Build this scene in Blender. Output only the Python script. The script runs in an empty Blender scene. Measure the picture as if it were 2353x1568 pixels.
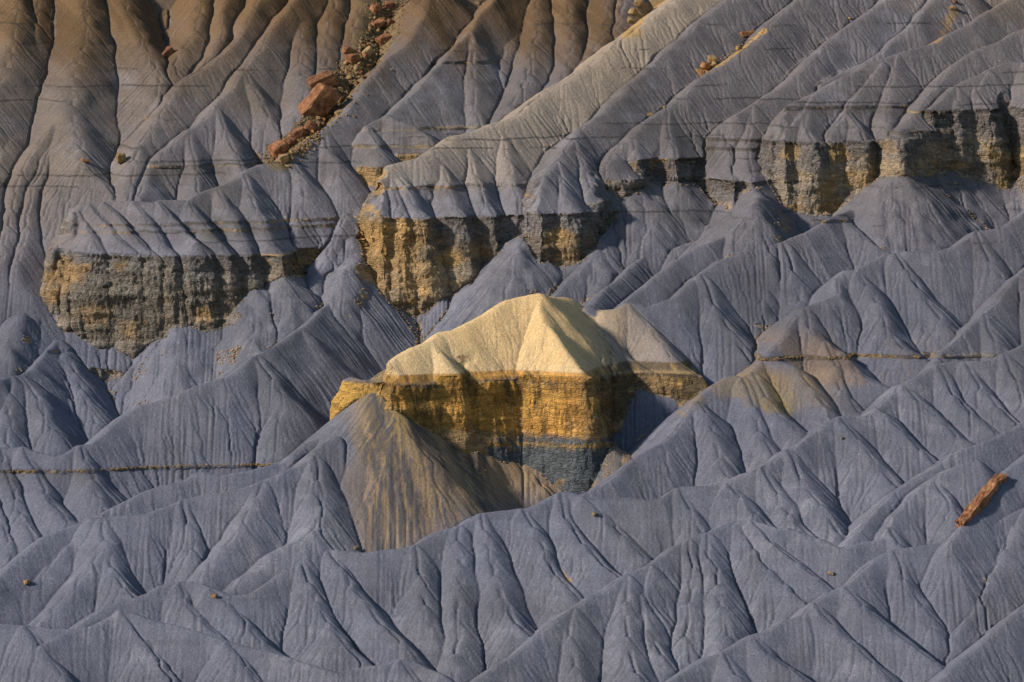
import bpy, math, random, time
import numpy as np
from mathutils import Vector, Matrix, noise as mnoise
T0 = time.time()
rng = np.random.default_rng(7)
random.seed(7)
sc = bpy.context.scene

# ------------------------------------------------------------------ camera
PITCH = math.radians(6.0); DIST = 500.0
FPX = 2353 * 5.0                      # focal length in photo pixels (2353 wide)
CAM = np.array([0.0, -DIST * math.cos(PITCH), DIST * math.sin(PITCH)])
FWD = np.array([0.0, math.cos(PITCH), -math.sin(PITCH)])
UPV = np.array([0.0, math.sin(PITCH), math.cos(PITCH)])
cd = bpy.data.cameras.new("camera"); cam = bpy.data.objects.new("camera", cd)
sc.collection.objects.link(cam); sc.camera = cam
cam.location = CAM; cam.rotation_euler = (math.pi / 2 - PITCH, 0, 0)
cd.sensor_width = 36.0; cd.lens = 36.0 * 5.0; cd.clip_start = 1.0; cd.clip_end = 6000.0
sc.render.resolution_x = 1024; sc.render.resolution_y = 682

# ------------------------------------------------------------------ light
SUN_EL, SUN_AZ = math.radians(29), math.radians(-110)    # azimuth from +Y, negative = left
w = bpy.data.worlds.new("World"); sc.world = w; w.use_nodes = True
nt = w.node_tree; bg = nt.nodes["Background"]
sky = nt.nodes.new("ShaderNodeTexSky"); sky.sky_type = 'NISHITA'; sky.sun_disc = False
sky.sun_elevation = SUN_EL; sky.sun_rotation = SUN_AZ
sky.air_density = 1.6; sky.dust_density = 0.6; sky.ozone_density = 2.5
nt.links.new(sky.outputs[0], bg.inputs[0]); bg.inputs[1].default_value = 0.09
sd = bpy.data.lights.new("sun", 'SUN'); sd.energy = 5.0; sd.angle = math.radians(4); sd.color = (1.0, 0.89, 0.78)
so = bpy.data.objects.new("sun", sd); sc.collection.objects.link(so)
sdir = Vector((math.sin(SUN_AZ) * math.cos(SUN_EL), math.cos(SUN_AZ) * math.cos(SUN_EL), math.sin(SUN_EL)))
so.rotation_euler = sdir.to_track_quat('Z', 'Y').to_euler()
sc.view_settings.view_transform = 'Standard'; sc.view_settings.look = 'None'
sc.view_settings.exposure = 0.1; sc.view_settings.gamma = 1.0
sc.render.engine = 'CYCLES'

# ------------------------------------------------------------------ photo trace -> world
TILT = 0.50
def ray(u, v):
    d = FWD + np.array([1.0, 0, 0]) * ((u - 1176.5) / FPX) + UPV * (-(v - 784.0) / FPX)
    return d
def at_plane(u, v, dy=0.0):
    d = ray(u, v); t = (TILT * CAM[1] - CAM[2]) / (d[2] - TILT * d[1])
    y = CAM[1] + t * d[1] - dy
    return at_y(u, v, y)
def at_y(u, v, y):
    d = ray(u, v); t = (y - CAM[1]) / d[1]
    return CAM + t * d
def at_slope(p, u, v, k):             # point on the ray with z falling k per metre towards the viewer from p
    d = ray(u, v); t = ((CAM[2] - p[2]) - k * (CAM[1] - p[1])) / (k * d[1] - d[2])
    return CAM + t * d
def project(x, y, z):
    rx, ry, rz = x - CAM[0], y - CAM[1], z - CAM[2]
    f = ry * FWD[1] + rz * FWD[2]; up = ry * UPV[1] + rz * UPV[2]
    return 1176.5 + FPX * rx / f, 784.0 - FPX * up / f

S0, SC, ST = 0.80, 3.6, 0.74          # slope of mudstone faces, cliffs, talus
LINES = []                            # every crest: dict(pts, pix, grp, ...)
GROUPS = {}
def parse(s):
    out = []
    for w_ in s.split():
        f = w_.split(','); out.append((float(f[0]), float(f[1]), f[2] if len(f) > 2 else ''))
    return out
def crest(g, s, dy=0.0, r=0.9, s0=S0, cut=None, **kw):
    """main crest, on the mean hillside plane (dy = metres nearer than it)"""
    raw = parse(s); n = len(raw)
    if isinstance(dy, (int, float)): dys = [dy] * n
    else: dys = list(np.interp(np.linspace(0, 1, n), np.linspace(0, 1, len(dy)), dy))
    P = [at_plane(a[0], a[1], q) for a, q in zip(raw, dys)]
    L = dict(P=np.array(P), pix=np.array([a[:2] for a in raw]), g=g, r=r, rib=False, zb=None, cut=None if cut is None else P[-1][2] - (cut - raw[-1][1]) * .0425)
    LINES.append(L)
    G = GROUPS.setdefault(g, dict(s0=s0, T=None, lines=[], tan=0.0, crest=L)); G.update(kw)
    return L
def depth_at(u, v):
    best = None
    for L in LINES:
        A = L['pix'][:-1]; B = L['pix'][1:]; D = B - A
        t = np.clip(((u - A[:, 0]) * D[:, 0] + (v - A[:, 1]) * D[:, 1]) / np.maximum((D ** 2).sum(1), 1e-6), 0, 1)
        q = A + D * t[:, None]; e = np.hypot(q[:, 0] - u, q[:, 1] - v); i = int(e.argmin())
        if best is None or e[i] < best[0]:
            best = (e[i], L['P'][i, 1] * (1 - t[i]) + L['P'][i + 1, 1] * t[i])
    return best[1]
def rib(g, s, k=0.59, r=0.45, y0=None, kc=5.0, cut=None):
    """spur off a crest; ',T' marks the cliff edge, the vertex after it is the cliff foot"""
    if g in ('M2', 'P', 'R1', 'M1', 'N', 'M4', 'M4b', 'U2', 'U1', 'R7', 'Q'): k, r = max(k, .595), .75      # broad soft spurs
    raw = parse(s); y = depth_at(raw[0][0], raw[0][1]) if y0 is None else y0
    P = [at_y(raw[0][0], raw[0][1], y - 0.15)]; kk = k; zb = None; zt = None
    for a in raw[1:]:
        P.append(at_slope(P[-1], a[0], a[1], kk))
        if zt is not None and zb is None: zb = P[-1][2]; kk = k
        if a[2] == 'T': kk = kc; zt = P[-1][2]
    LINES.append(dict(P=np.array(P), pix=np.array([a[:2] for a in raw]), g=g, r=r, rib=True, zb=zb, zt=zt, cut=None if cut is None else P[-1][2] - (cut - raw[-1][1]) * .0425))
def face_z(g, u, v):                  # elevation of the near face of group g seen at (u, v)
    L = GROUPS[g]['crest']; o = L['pix'][:, 0].argsort()
    yc = np.interp(u, L['pix'][o, 0], L['P'][o, 1]); vc = np.interp(u, L['pix'][o, 0], L['pix'][o, 1])
    return at_slope(at_y(u, vc, yc), u, v, 0.78)[2]

#TRACE-BEGIN
# ---- upper left cones and walls
crest('V0', "190,-60 198,20 196,90 165,205 170,280 190,365", r=1.1)
crest('V0', "20,-60 40,20 30,90 0,190 -60,300", r=1.1)
crest('V0', "95,-60 88,20 60,120 30,240 -20,400 -60,520", dy=-2, r=1.1)
crest('V0', "280,-60 290,20 310,60 340,120 365,190 378,235", dy=-1, r=1.1)
crest('V0', "470,-60 460,30 448,70 425,110 400,150", dy=-1.5, r=1.1)
crest('V0', "380,-60 385,20 392,60", dy=-6, r=1.1)
crest('W', "192,386 176,404 152,410 132,428 120,460 96,500 60,580 20,690 -20,760", dy=[0, -5, -12], r=.5)
rib('V0', "165,205 140,300 110,360 80,420 60,520 40,600")
rib('V0', "150,260 90,330 50,390 34,440 20,520 0,600")
rib('V0', "172,285 200,330 240,400 262,440", k=.66)
rib('W', "176,404 196,430 222,462", k=.62)
rib('W', "196,388 240,420 262,445", k=.62)
crest('X1', "620,-60 600,-10 572,40 560,80 532,108 480,152 432,180 400,208 384,240 348,292 320,332 308,368 300,420 296,460", r=.6, cut=475)
crest('X1', "525,-60 520,0 508,80 470,150", dy=-1, r=.5)
crest('X2', "720,-60 680,0 640,40 608,96 560,160 532,204 496,240 464,280 436,296 400,328 368,352 352,368 340,380 332,416 320,452", r=.5, cut=475)
rib('X2', "496,241 516,296 540,348 560,392 575,430")
rib('X2', "436,297 440,340 448,390 452,440")
rib('X2', "560,161 600,230 640,300", k=.66)
crest('Y', "700,-60 695,20 690,120 700,200 680,280", dy=-2, r=1.1)
crest('Y', "760,-60 765,20 750,110 752,180", dy=-2.5, r=1.1)
crest('Y', "830,-60 835,0 815,60 800,130", dy=-3, r=1.1)
# ---- T1: ridge with the left cliffs
crest('T1', "1000,-40 986,0 978,24 954,68 938,96 914,116 886,136 866,168 838,200 822,224 798,256 766,280 740,298 712,316 680,344 660,352 640,370 592,380 568,392 552,408 520,424 480,436 456,448 432,462 400,460 372,460 352,466 312,462 296,464 260,460 236,466 200,470 168,468 154,482", dy=[0,0,0,2,4,4], r=0.3)
rib('T1', "154,482 130,520 100,578,T 108,800 90,860")
rib('T1', "172,471 192,508 212,540 236,577,T 258,812")
rib('T1', "205,469 244,512 284,560 318,580,T 340,795")
rib('T1', "240,464 290,520 330,566 360,585,T 372,745")
rib('T1', "312,462 352,524 372,560 404,588,T 408,752")
rib('T1', "364,462 420,532 478,590,T 486,765")
rib('T1', "432,462 476,524 524,597,T 530,690")
rib('T1', "500,432 524,480 548,540 572,600,T 582,655")
rib('T1', "560,400 590,480 616,550 650,602,T 655,640")
rib('T1', "660,352 690,400 700,450 690,500 672,560", k=.7)
rib('T1', "740,300 752,340 775,372", k=.62)
# ---- T2: long spur left of the big nose
crest('T2', "1180,-60 1140,-10 1130,8 1106,32 1078,72 1050,104 1018,140 994,164 966,196 930,232 890,264 850,288 822,312 798,328 780,368 756,420 744,472 716,520 700,560 668,635 668,683 640,727 600,775 576,807 545,840 520,863", dy=[0,0,0,0,0,-6,-11,-11,-8,-3], r=0.3)
rib('T2', "850,288 872,330 880,360", k=.6, cut=385)
rib('T2', "1078,72 1090,180 1092,240 1100,290", k=.66)
rib('T2', "820,314 800,420 780,520 740,620 690,720")
rib('T2', "890,264 950,290 978,310 986,335", k=.6, cut=355)
crest('Z', "1240,-60 1235,20 1230,100 1200,200 1160,270", dy=-3, r=1.1)
crest('Z', "1180,-60 1175,60 1150,160", dy=-4, r=1.1)
crest('Z', "1300,-60 1308,30 1310,120 1280,200", dy=-3, r=1.1)
crest('Z', "1400,-60 1395,40 1370,120 1340,160", dy=-2.5, r=1.1)
crest('Z', "1440,-60 1434,0 1420,60", dy=-2.5, r=1.1)
# ---- S2 big tan ridge and nose
crest('S2', "1620,-60 1600,-40 1550,0 1530,12 1490,44 1454,76 1418,96 1386,120 1354,152 1306,184 1258,208 1218,240 1186,266 1166,276 1130,286 1098,300 1066,308 1042,312 1018,332 994,346 966,362 930,372 906,378 882,392 866,404 854,422", dy=[0,0,0,1,3,4], r=1.0)
rib('S2', "856,420 852,455 830,495,T 828,640 822,690", r=.6)
rib('S2', "890,388 902,430 918,470 926,496,T 930,725", r=.6)
rib('S2', "906,379 930,425 950,470 972,497,T 972,715", r=.6)
rib('S2', "996,346 1030,420 1044,470 1062,497,T 1048,674")
rib('S2', "1066,308 1090,400 1114,465 1136,498,T 1124,612")
rib('S2', "1150,281 1172,400 1184,450 1190,492,T 1190,560")
# ---- S2b
crest('S2b', "1760,-70 1710,-30 1668,0 1640,22 1602,48 1578,76 1526,120 1486,160 1446,196 1418,228 1366,272 1330,296 1314,316 1298,348 1266,384 1246,408", dy=[0,0,0,1,3], r=0.48)
rib('S2b', "1247,406 1222,455 1200,492,T 1204,590", r=.5)
rib('S2b', "1280,368 1292,420 1306,487,T 1312,612")
rib('S2b', "1314,318 1342,380 1358,430,T 1362,560")
# ---- S3
crest('S3', "1950,-80 1880,-40 1832,0 1796,28 1772,52 1756,80 1700,120 1660,148 1612,180 1572,216 1532,248 1484,280 1452,316 1436,328 1412,352", r=0.54)
rib('S3', "1412,352 1402,366,T 1392,450 1376,470,T 1378,560", r=.5)
rib('S3', "1452,316 1460,345 1466,367,T 1466,430 1410,507 1386,551 1346,603 1306,643 1266,684", k=.56, r=.5, cut=715)
rib('S3', "1532,250 1545,320 1556,366,T 1560,420 1530,500 1490,560", k=.58)
# ---- S4
crest('S4', "2080,-50 2036,0 2004,20 1972,44 1932,68 1892,108 1852,152 1792,204 1732,240 1692,260 1652,296 1628,312 1604,360 1602,395 1590,430 1570,460 1542,515 1506,563 1466,599 1426,639 1386,671 1354,702", dy=[0,0,0,0,-5,-8,-6,0], r=0.42, cut=725)
rib('S4', "1652,296 1668,330 1680,360 1690,440 1680,520 1640,560", k=.62)
rib('S4', "1732,240 1716,330 1730,400 1724,470 1700,520", k=.62)
crest('S4b', "2190,-50 2140,0 2116,32 2100,56 2068,80 2036,112 1996,140 1952,160 1892,190", dy=-1, r=0.36)
# ---- S5
crest('S5', "2400,-60 2312,0 2272,24 2232,56 2184,76 2144,100 2112,112 2072,120 2024,138 1996,146 1940,176 1892,204 1840,228 1788,258 1756,280 1744,306", dy=[3,4,5,5,5], r=0.42)
rib('S5', "1860,220 1836,264 1812,292 1794,327,T 1790,470", r=.5)
rib('S5', "1850,240 1850,290 1866,327,T 1866,470")
rib('S5', "2024,139 1980,200 1950,248 1928,280 1900,322,T 1890,490", r=.5)
rib('S5', "1950,250 1972,290 1985,322,T 1990,485")
rib('S5', "2060,125 2040,230 2044,280 2050,322,T 2046,480")
rib('S5', "1744,306 1740,340 1745,400 1730,470", k=.7)
crest('S6', "2450,30 2353,68 2292,96 2264,106 2244,116 2188,152 2156,192 2124,232 2092,276 2076,296", dy=5, r=0.48)
rib('S6', "2077,296 2070,340,T 2066,450", r=.5)
crest('S7', "2450,130 2353,144 2320,142 2284,152 2252,172 2192,200 2156,232 2134,250", dy=6, r=0.36)
rib('S7', "2136,250 2124,256,T 2118,400", r=.5)
rib('S7', "2200,198 2196,230 2200,252,T 2196,420", r=.5)
rib('S7', "2270,160 2248,205 2276,252,T 2306,462")
rib('S7', "2353,144 2370,200 2390,252,T 2400,420")
# ---- Q ridges (right, below the cliffs)
crest('Q2', "1800,440 1784,472 1752,496 1732,513 1704,523 1668,541 1620,561 1584,579 1544,607 1516,631 1488,655 1436,693", dy=[-8,-4,0,0,0], r=0.3, cut=730)
rib('Q2', "1728,515 1752,547 1766,566")
crest('Q', "2134,403 2116,412 2084,444 2056,476 2036,479 1992,481 1948,485 1924,493 1892,509 1852,535 1796,557 1752,569 1704,581 1652,599 1612,631 1572,663 1552,682 1526,691 1490,706 1470,700 1446,696", dy=[-9, -5, -1, 0, 0, 0], r=0.36)
rib('Q', "2134,404 2170,430 2192,461 2232,525")
rib('Q', "2116,413 2108,481 2080,560")
rib('Q', "2134,404 2145,480 2150,560")
rib('Q', "1930,494 1965,530 1992,551 2036,578")
rib('Q', "1612,632 1640,700 1680,760 1720,830", k=.68)
rib('Q', "1800,557 1820,620 1836,690", k=.68)
# ---- butte
crest('B', "1446,696 1410,711 1386,713 1346,711 1322,706 1302,685 1266,682 1234,675 1190,685 1166,691 1138,707 1106,727 1074,745 1046,759 1018,763 986,783 946,799 906,823 884,842", dy=[0, 0, 0, -1, -1, 0, 4, 8, 7.8, 7.8, 7.8, 7.8, 8, 8, 8, 8.4, 8.8, 9, 9], r=.5)
rib('B', "1234,676 1250,745 1288,791 1318,831 1338,850,T 1342,1100", k=.56, r=.15)
rib('B', "986,784 1010,811 1034,843,T 1040,1052", k=.64, r=.3)
rib('B', "906,824 894,838 884,848,T 888,905", r=.4)
rib('B', "1302,686 1386,771 1420,830 1440,862,T 1440,940")
rib('B', "1322,706 1446,823 1520,870,T 1535,955", r=.3)
rib('B', "1448,697 1492,751 1544,819 1592,858 1618,873,T 1622,905")
# ---- U ridges (left middle)
crest('U1', "-60,880 0,873 24,865 48,863 80,847 104,815 130,779", dy=[-4,-5,-6,-7,-9], r=0.3)
rib('U1', "24,866 20,950 22,1020")
rib('U1', "130,781 172,855 200,931 230,1005")
rib('U1', "131,785 144,871 160,951 174,1022")
rib('U1', "48,863 84,915 120,985")
crest('U2', "-60,1020 0,1029 24,1031 56,1027 72,1035 128,1049 152,1043 180,1023 212,1021 228,1011 256,983 280,955 312,935 360,923 400,911 440,891 480,877 512,871 552,847 580,823 600,813 640,791 672,767 720,731 760,695 792,659 822,627", dy=[0,0,0,0,0,0,-2,-10], r=0.36)
rib('U2', "822,630 802,710 810,771 832,840 850,920")
rib('U2', "592,818 624,871 650,905 640,960", k=.66)
rib('U2', "690,757 672,851 648,931 600,1031 590,1080", k=.64)
rib('U2', "768,690 740,791 712,871 672,951 624,1051", k=.62)
rib('U2', "798,660 784,811 768,891 728,979 680,1031", k=.62)
rib('U2', "822,640 880,720 900,800 900,870", k=.66)
rib('U2', "56,1028 104,1133 148,1189 184,1208")
rib('U2', "0,1030 48,1181 84,1250")
rib('U2', "190,1023 224,1141 242,1180")
rib('U2', "-50,1022 0,1180 30,1290")
# ---- M4: ridges left of the butte
crest('M4', "-80,1400 0,1325 24,1301 48,1277 72,1257 104,1233 132,1221 172,1207 216,1189 240,1177 272,1161 300,1145 340,1127 380,1115 420,1107 444,1097 452,1087 472,1085 508,1093 536,1087 580,1081 612,1071 656,1057 680,1037 704,1021 732,1009 756,993", r=0.42)
rib('M4', "216,1192 160,1253 112,1300 60,1345 0,1395", k=.6, r=.8)
crest('M4b', "216,1190 240,1189 280,1185 340,1181 384,1165 420,1149 460,1141 520,1133 568,1121 600,1105 640,1089 676,1073 688,1065 712,1049 724,1033 744,1018 776,1003", dy=[1, 1, 2, 2.5], r=0.42)
crest('BL', "803,876 812,867 830,873 870,875 884,850", dy=[4.5, 5, 6, 7], r=.4)
crest('BT', "872,886 905,945 945,1005 990,1060", dy=[5.5, 5, 3.5, 2], r=.3, s0=.79)
rib('M4b', "240,1190 240,1241 256,1301 280,1349 316,1380", r=.6)
rib('M4b', "238,1250 180,1341 120,1401 80,1440", k=.66, r=.6)
rib('M4b', "716,1047 736,1101 740,1161 724,1217 696,1241 656,1255 624,1273 592,1305 560,1325 520,1363", k=.55, r=.7)
rib('M4b', "600,1106 588,1141 560,1200 520,1253 452,1333", k=.6, r=.6)
rib('M4b', "420,1150 430,1200 440,1260", k=.68)

# ---- N
crest('N', "2450,430 2353,487 2332,503 2308,521 2272,529 2244,531 2224,547 2196,565 2160,579 2084,578 2036,585 2012,599 1992,609 1968,621 1940,622 1924,640 1928,675 1900,689 1864,699 1844,707 1832,715 1808,751 1792,783 1776,797 1764,815 1752,831 1748,843 1732,855 1708,867 1688,864 1668,867 1636,887 1612,907 1592,931 1568,963 1552,987 1526,1013 1490,1035 1466,1049 1438,1073 1406,1097 1366,1121 1334,1137", r=0.36)
rib('N', "1844,708 1860,751 1896,783 1932,807 1948,823 1972,855 2012,879 2048,895")
rib('N', "1972,622 2016,695 2032,751 2072,799 2132,831")
rib('N', "2056,582 2112,661 2160,731 2200,771", k=.66)
rib('N', "2244,531 2270,600 2300,640", k=.66)
rib('N', "1732,856 1756,911 1792,951 1832,987 1852,1007")
rib('N', "1764,815 1824,840 1864,887 1892,931 1915,965", k=.62)
rib('N', "1900,785 1920,840 1932,895 1976,948", k=.62)
rib('N', "1708,867 1728,931 1744,991 1784,1047")
rib('N', "1600,921 1628,947 1636,991 1652,1051 1668,1095")
crest('R7', "2430,560 2353,621 2324,647 2292,691 2256,727 2212,767 2172,803 2144,839", r=0.36)
rib('R7', "2264,720 2284,783 2312,815")
rib('R7', "2353,621 2372,700 2400,760")
# ---- M2 long crest across the picture
crest('M2', "2450,760 2353,791 2332,801 2304,815 2268,831 2192,831 2156,837 2104,867 2076,883 2056,887 2028,923 2012,943 1996,956 1960,956 1928,956 1892,975 1864,997 1836,1021 1812,1033 1780,1057 1744,1073 1692,1095 1668,1111 1620,1117 1568,1119 1552,1123 1520,1145 1490,1150 1446,1144 1406,1147 1366,1145 1338,1139 1310,1133 1290,1130 1266,1141 1242,1157 1214,1168 1146,1175 1106,1180 1082,1189 1058,1207 1026,1215 1002,1223 978,1235 946,1253 914,1261 872,1265 840,1271 800,1267 772,1265 748,1261 720,1273 692,1293 656,1305 624,1329 588,1361 560,1369 520,1365 496,1355 468,1345 436,1338 404,1337 368,1347 344,1361 320,1371 272,1381 224,1405 164,1445 100,1480", r=0.42)
rib('M2', "408,1338 424,1373 460,1417 500,1457 540,1484")
rib('M2', "484,1352 520,1385 560,1429 600,1473 644,1508")
rib('M2', "692,1294 704,1337 720,1381 748,1429 784,1477 832,1521 872,1542")
rib('M2', "758,1264 806,1341 838,1377 878,1433 914,1473 960,1518")
rib('M2', "950,1252 962,1321 976,1389 995,1440", k=.66)
rib('M2', "1052,1208 1058,1341 1054,1421 1050,1501 1046,1570", k=.62)
rib('M2', "1110,1180 1122,1261 1138,1321 1154,1373 1186,1433 1234,1468")
rib('M2', "1200,1170 1246,1261 1282,1321 1330,1390", k=.64)
rib('M2', "1288,1131 1306,1190 1338,1249 1386,1301 1430,1332")
rib('M2', "1340,1140 1390,1180 1430,1230 1480,1280", k=.68)
rib('M2', "1560,1122 1590,1170 1610,1220", k=.68)
rib('M2', "1668,1112 1700,1141 1732,1181 1776,1218", k=.64)
rib('M2', "1752,1071 1792,1133 1812,1181 1856,1230", k=.64)
rib('M2', "1812,1034 1844,1101 1884,1161 1916,1221 1930,1252", k=.62)
rib('M2', "1930,957 1972,1009 2012,1061 2052,1113 2072,1130")
rib('M2', "2018,938 2036,950 2068,987 2116,1031 2156,1072")
rib('M2', "2076,884 2112,923 2152,955 2196,1003 2244,1022")
rib('M2', "2156,838 2192,907 2232,947 2292,993")
rib('M2', "2216,832 2252,891 2292,935 2336,973")
rib('M2', "2308,814 2332,871 2360,915 2400,950")
# ---- R4
crest('R4', "2450,930 2353,969 2312,993 2272,1013 2212,1031 2172,1057 2144,1073 2092,1105 2052,1133 2012,1169 1972,1221 1948,1257", r=0.42)
crest('P', "2250,1060 2200,1070 2170,1083 2144,1101 2108,1125 2084,1153 2052,1181 2036,1217 2016,1239 1984,1245 1940,1260 1920,1255 1892,1241 1860,1233 1832,1221 1808,1214 1784,1215 1752,1203 1724,1194 1692,1198 1664,1207 1628,1223 1584,1239 1546,1257 1526,1273 1490,1297 1446,1317 1426,1329 1386,1353 1346,1373 1318,1397 1278,1429 1242,1457 1186,1497 1138,1533 1090,1568 1040,1610", dy=[2, 0, 0, 0, 0, 0], r=0.42)
rib('P', "2148,1101 2172,1149 2204,1188")
rib('P', "2040,1212 2060,1250 2080,1280", k=.62)
rib('P', "1628,1224 1632,1281 1648,1341 1656,1393 1668,1461 1670,1510")
rib('P', "1702,1199 1732,1261 1768,1309 1804,1341 1856,1386")
rib('P', "1730,1196 1772,1245 1832,1293 1872,1325 1916,1362")
rib('P', "1440,1321 1434,1380 1440,1461 1460,1545")
rib('P', "1584,1240 1592,1301 1588,1381 1572,1461 1552,1540", k=.64)
rib('P', "1492,1297 1472,1361 1480,1441 1520,1505", k=.64)
rib('P', "1318,1398 1310,1460 1320,1530", k=.64)
crest('R2', "2420,990 2353,1051 2320,1083 2292,1113 2252,1161 2212,1209 2180,1243", dy=1, r=0.36)
crest('R1', "2450,1130 2353,1169 2292,1197 2252,1215 2212,1231 2172,1247 2092,1257 2044,1265 2012,1285 1980,1317 1956,1341 1932,1351 1900,1365 1864,1389 1844,1413 1796,1429 1756,1453 1728,1461 1684,1485 1652,1499 1620,1509 1580,1533 1536,1568 1480,1610", r=0.42)
rib('R1', "1732,1461 1764,1501 1812,1533 1870,1572")
rib('R1', "1872,1385 1912,1433 1956,1473 2004,1521 2052,1568")
rib('R1', "1944,1347 1980,1389 2036,1433 2092,1481 2152,1521 2176,1536")
rib('R1', "2050,1265 2080,1330 2120,1390 2140,1440", k=.66)
rib('R1', "2353,1170 2310,1260 2250,1370 2192,1461 2168,1525", k=.62, r=.5)
rib('R1', "1660,1497 1690,1550 1720,1600", k=.64)
crest('R0', "2450,1320 2353,1393 2292,1445 2232,1501 2180,1537 2144,1568 2080,1620", dy=1, r=0.36)
crest('M1', "-80,1425 0,1434 64,1437 120,1446 172,1446 216,1437 248,1419 274,1401 304,1407 350,1424 452,1451 532,1475 596,1493 648,1509 712,1527 784,1547 816,1541 840,1533 880,1527 912,1515 954,1519 986,1537 1014,1549 1040,1568 1100,1600 1180,1660", r=0.42)
rib('M1', "64,1437 100,1490 140,1550 170,1600")
rib('M1', "274,1402 330,1470 400,1560 420,1600", k=.64)
rib('M1', "520,1472 560,1530 600,1590")
rib('M1', "922,1516 950,1560 980,1610")
#TRACE-END

# cliffs (T = edge, foot), thin beds (lines), sandstone tint
def cliff(g, vt, foot, gul='', sc=SC, flank=None, rflank=None):
    """cliff band of a ridge: edge at v = vt; foot outline u,v ...; gullies u,width,depth cut into it"""
    rows = [tuple(float(q) for q in w_.split(',')) for w_ in foot.split()]
    um = rows[len(rows) // 2][0]; zt = face_z(g, um, vt)
    def fx(u):
        L = GROUPS[g]['crest']; o = L['pix'][:, 0].argsort(); yc = np.interp(u, L['pix'][o, 0], L['P'][o, 1]) - 8
        return at_y(u, vt, yc)[0]
    GROUPS[g]['T'] = (zt, [fx(q[0]) for q in rows], [zt - (q[1] - vt) * 0.0425 for q in rows], sc)
    GROUPS[g]['fl'] = (fx(flank[0]), flank[1]) if flank else None; GROUPS[g]['fr'] = (fx(rflank[0]), rflank[1]) if rflank else None
    GROUPS[g]['gul'] = [(fx(a_), b_ * .0425, c_) for a_, b_, c_ in (tuple(float(q) for q in w_.split(',')) for w_ in gul.split())]
cliff('T1', 582, "60,700 100,800 120,791 172,819 200,825 256,819 304,818 332,803 348,786 352,759 380,759 412,747 422,727 452,743 488,769 520,751 524,722 540,715 548,695 572,679 596,655 640,640 672,635",
      "152,14,.6 266,12,1.6 342,14,2.6 374,8,1.0 420,12,2.2 512,12,1.8 540,12,2.0 590,14,1.2 625,14,1.2", flank=(165, 1.0))
cliff('S2', 497, "800,600 814,619 838,643 866,687 906,719 962,727 998,695 1002,663 1010,675 1038,675 1058,663 1090,639 1094,611 1134,615 1154,607 1162,579 1200,571",
      "914,9,.8 998,11,2.4 1082,13,2.4 1166,15,2.8", flank=(880, 1.6))
cliff('S2b', 490, "1190,579 1210,599 1242,603 1274,599 1322,619 1346,591 1378,551", "1330,10,1.6", flank=(1240, 1.2), rflank=(1365, 1.0))
cliff('S3', 366, "1380,460 1400,455 1440,445 1490,430 1530,420 1560,420", "1432,9,1.4 1500,12,1.6")
cliff('S4', 415, "1560,440 1590,490 1640,500 1690,512 1720,500 1780,440", "1620,16,1.5 1706,12,1.6")
cliff('S5', 324, "1784,456 1808,480 1840,496 1872,480 1884,500 1924,488 2028,476 2052,468 2072,420 2112,392", "1850,8,1.0 1881,12,2.8 2022,14,3.0 1945,8,.7 2085,12,1.6", flank=(1810, .9))
cliff('S6', 300, "2040,400 2120,400"); cliff('S7', 251, "2116,388 2164,408 2204,436 2252,432 2300,464 2312,452 2320,404 2353,404", "2316,12,2.8 2220,8,.6", flank=(2150, 1.6))
cliff('B', 849, "700,1300 900,1260 950,1080 985,1025 1034,1053 1062,1031 1070,975 1106,999 1178,1035 1226,1031 1286,1079 1334,1111 1362,1075 1362,1031 1386,1019 1398,995 1402,967 1450,991 1454,951 1474,955 1538,959 1538,911 1614,903",
      "1056,15,3.0 1376,9,1.0 1404,8,1.4 1452,9,1.6 1480,6,1.4 1502,6,1.2 1538,9,1.8", sc=4.6, flank=(900, 2.0))
cliff('BL', 880, "740,1300 884,1300", sc=2.4)
def beds(g, *uv):
    for u, v in uv: GROUPS[g]['lines'].append(face_z(g, u, v))
beds('T1', (300, 512), (300, 528)); beds('S2', (1000, 424)); beds('S5', (1950, 243)); beds('S4', (1700, 320), (1700, 341))
beds('S6', (2200, 250)); beds('U2', (300, 1072)); beds('N', (1850, 815)); beds('R7', (2220, 812)); beds('Q', (2050, 496))
beds('T2', (950, 330), (950, 292), (950, 145)); beds('X2', (450, 376)); beds('U1', (300, 800))

# ------------------------------------------------------------------ height field
DX, DY = 0.115, 0.125
xs = np.arange(-64, 64, DX); ys = np.arange(-74, 78, DY)
nx, ny = len(xs), len(ys)
X, Y = np.meshgrid(xs.astype(np.float32), ys.astype(np.float32))
def fbm(seed, lo, hi, beta=1.0, stretch=1.0):
    """smooth random field with wavelengths lo..hi metres"""
    r = np.random.default_rng(seed); F = np.fft.rfft2(r.standard_normal((ny, nx)).astype(np.float32))
    fy = np.fft.fftfreq(ny, DY)[:, None] * stretch; fx = np.fft.rfftfreq(nx, DX)[None, :]
    f = np.sqrt(fx ** 2 + fy ** 2) + 1e-6
    A = f ** (-beta) * np.exp(-(f * lo) ** 2) * (1 - np.exp(-(f * hi) ** 2)); A[0, 0] = 0
    n = np.fft.irfft2(F * A, s=(ny, nx)).astype(np.float32); return n / n.std()
# gentle warping of the plan so that crests and faces are never ruler straight
WX = X + 0.11 * fbm(1, 2.0, 10, 1.5); WY = Y + 0.11 * fbm(2, 2., 10, 1.5)

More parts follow.
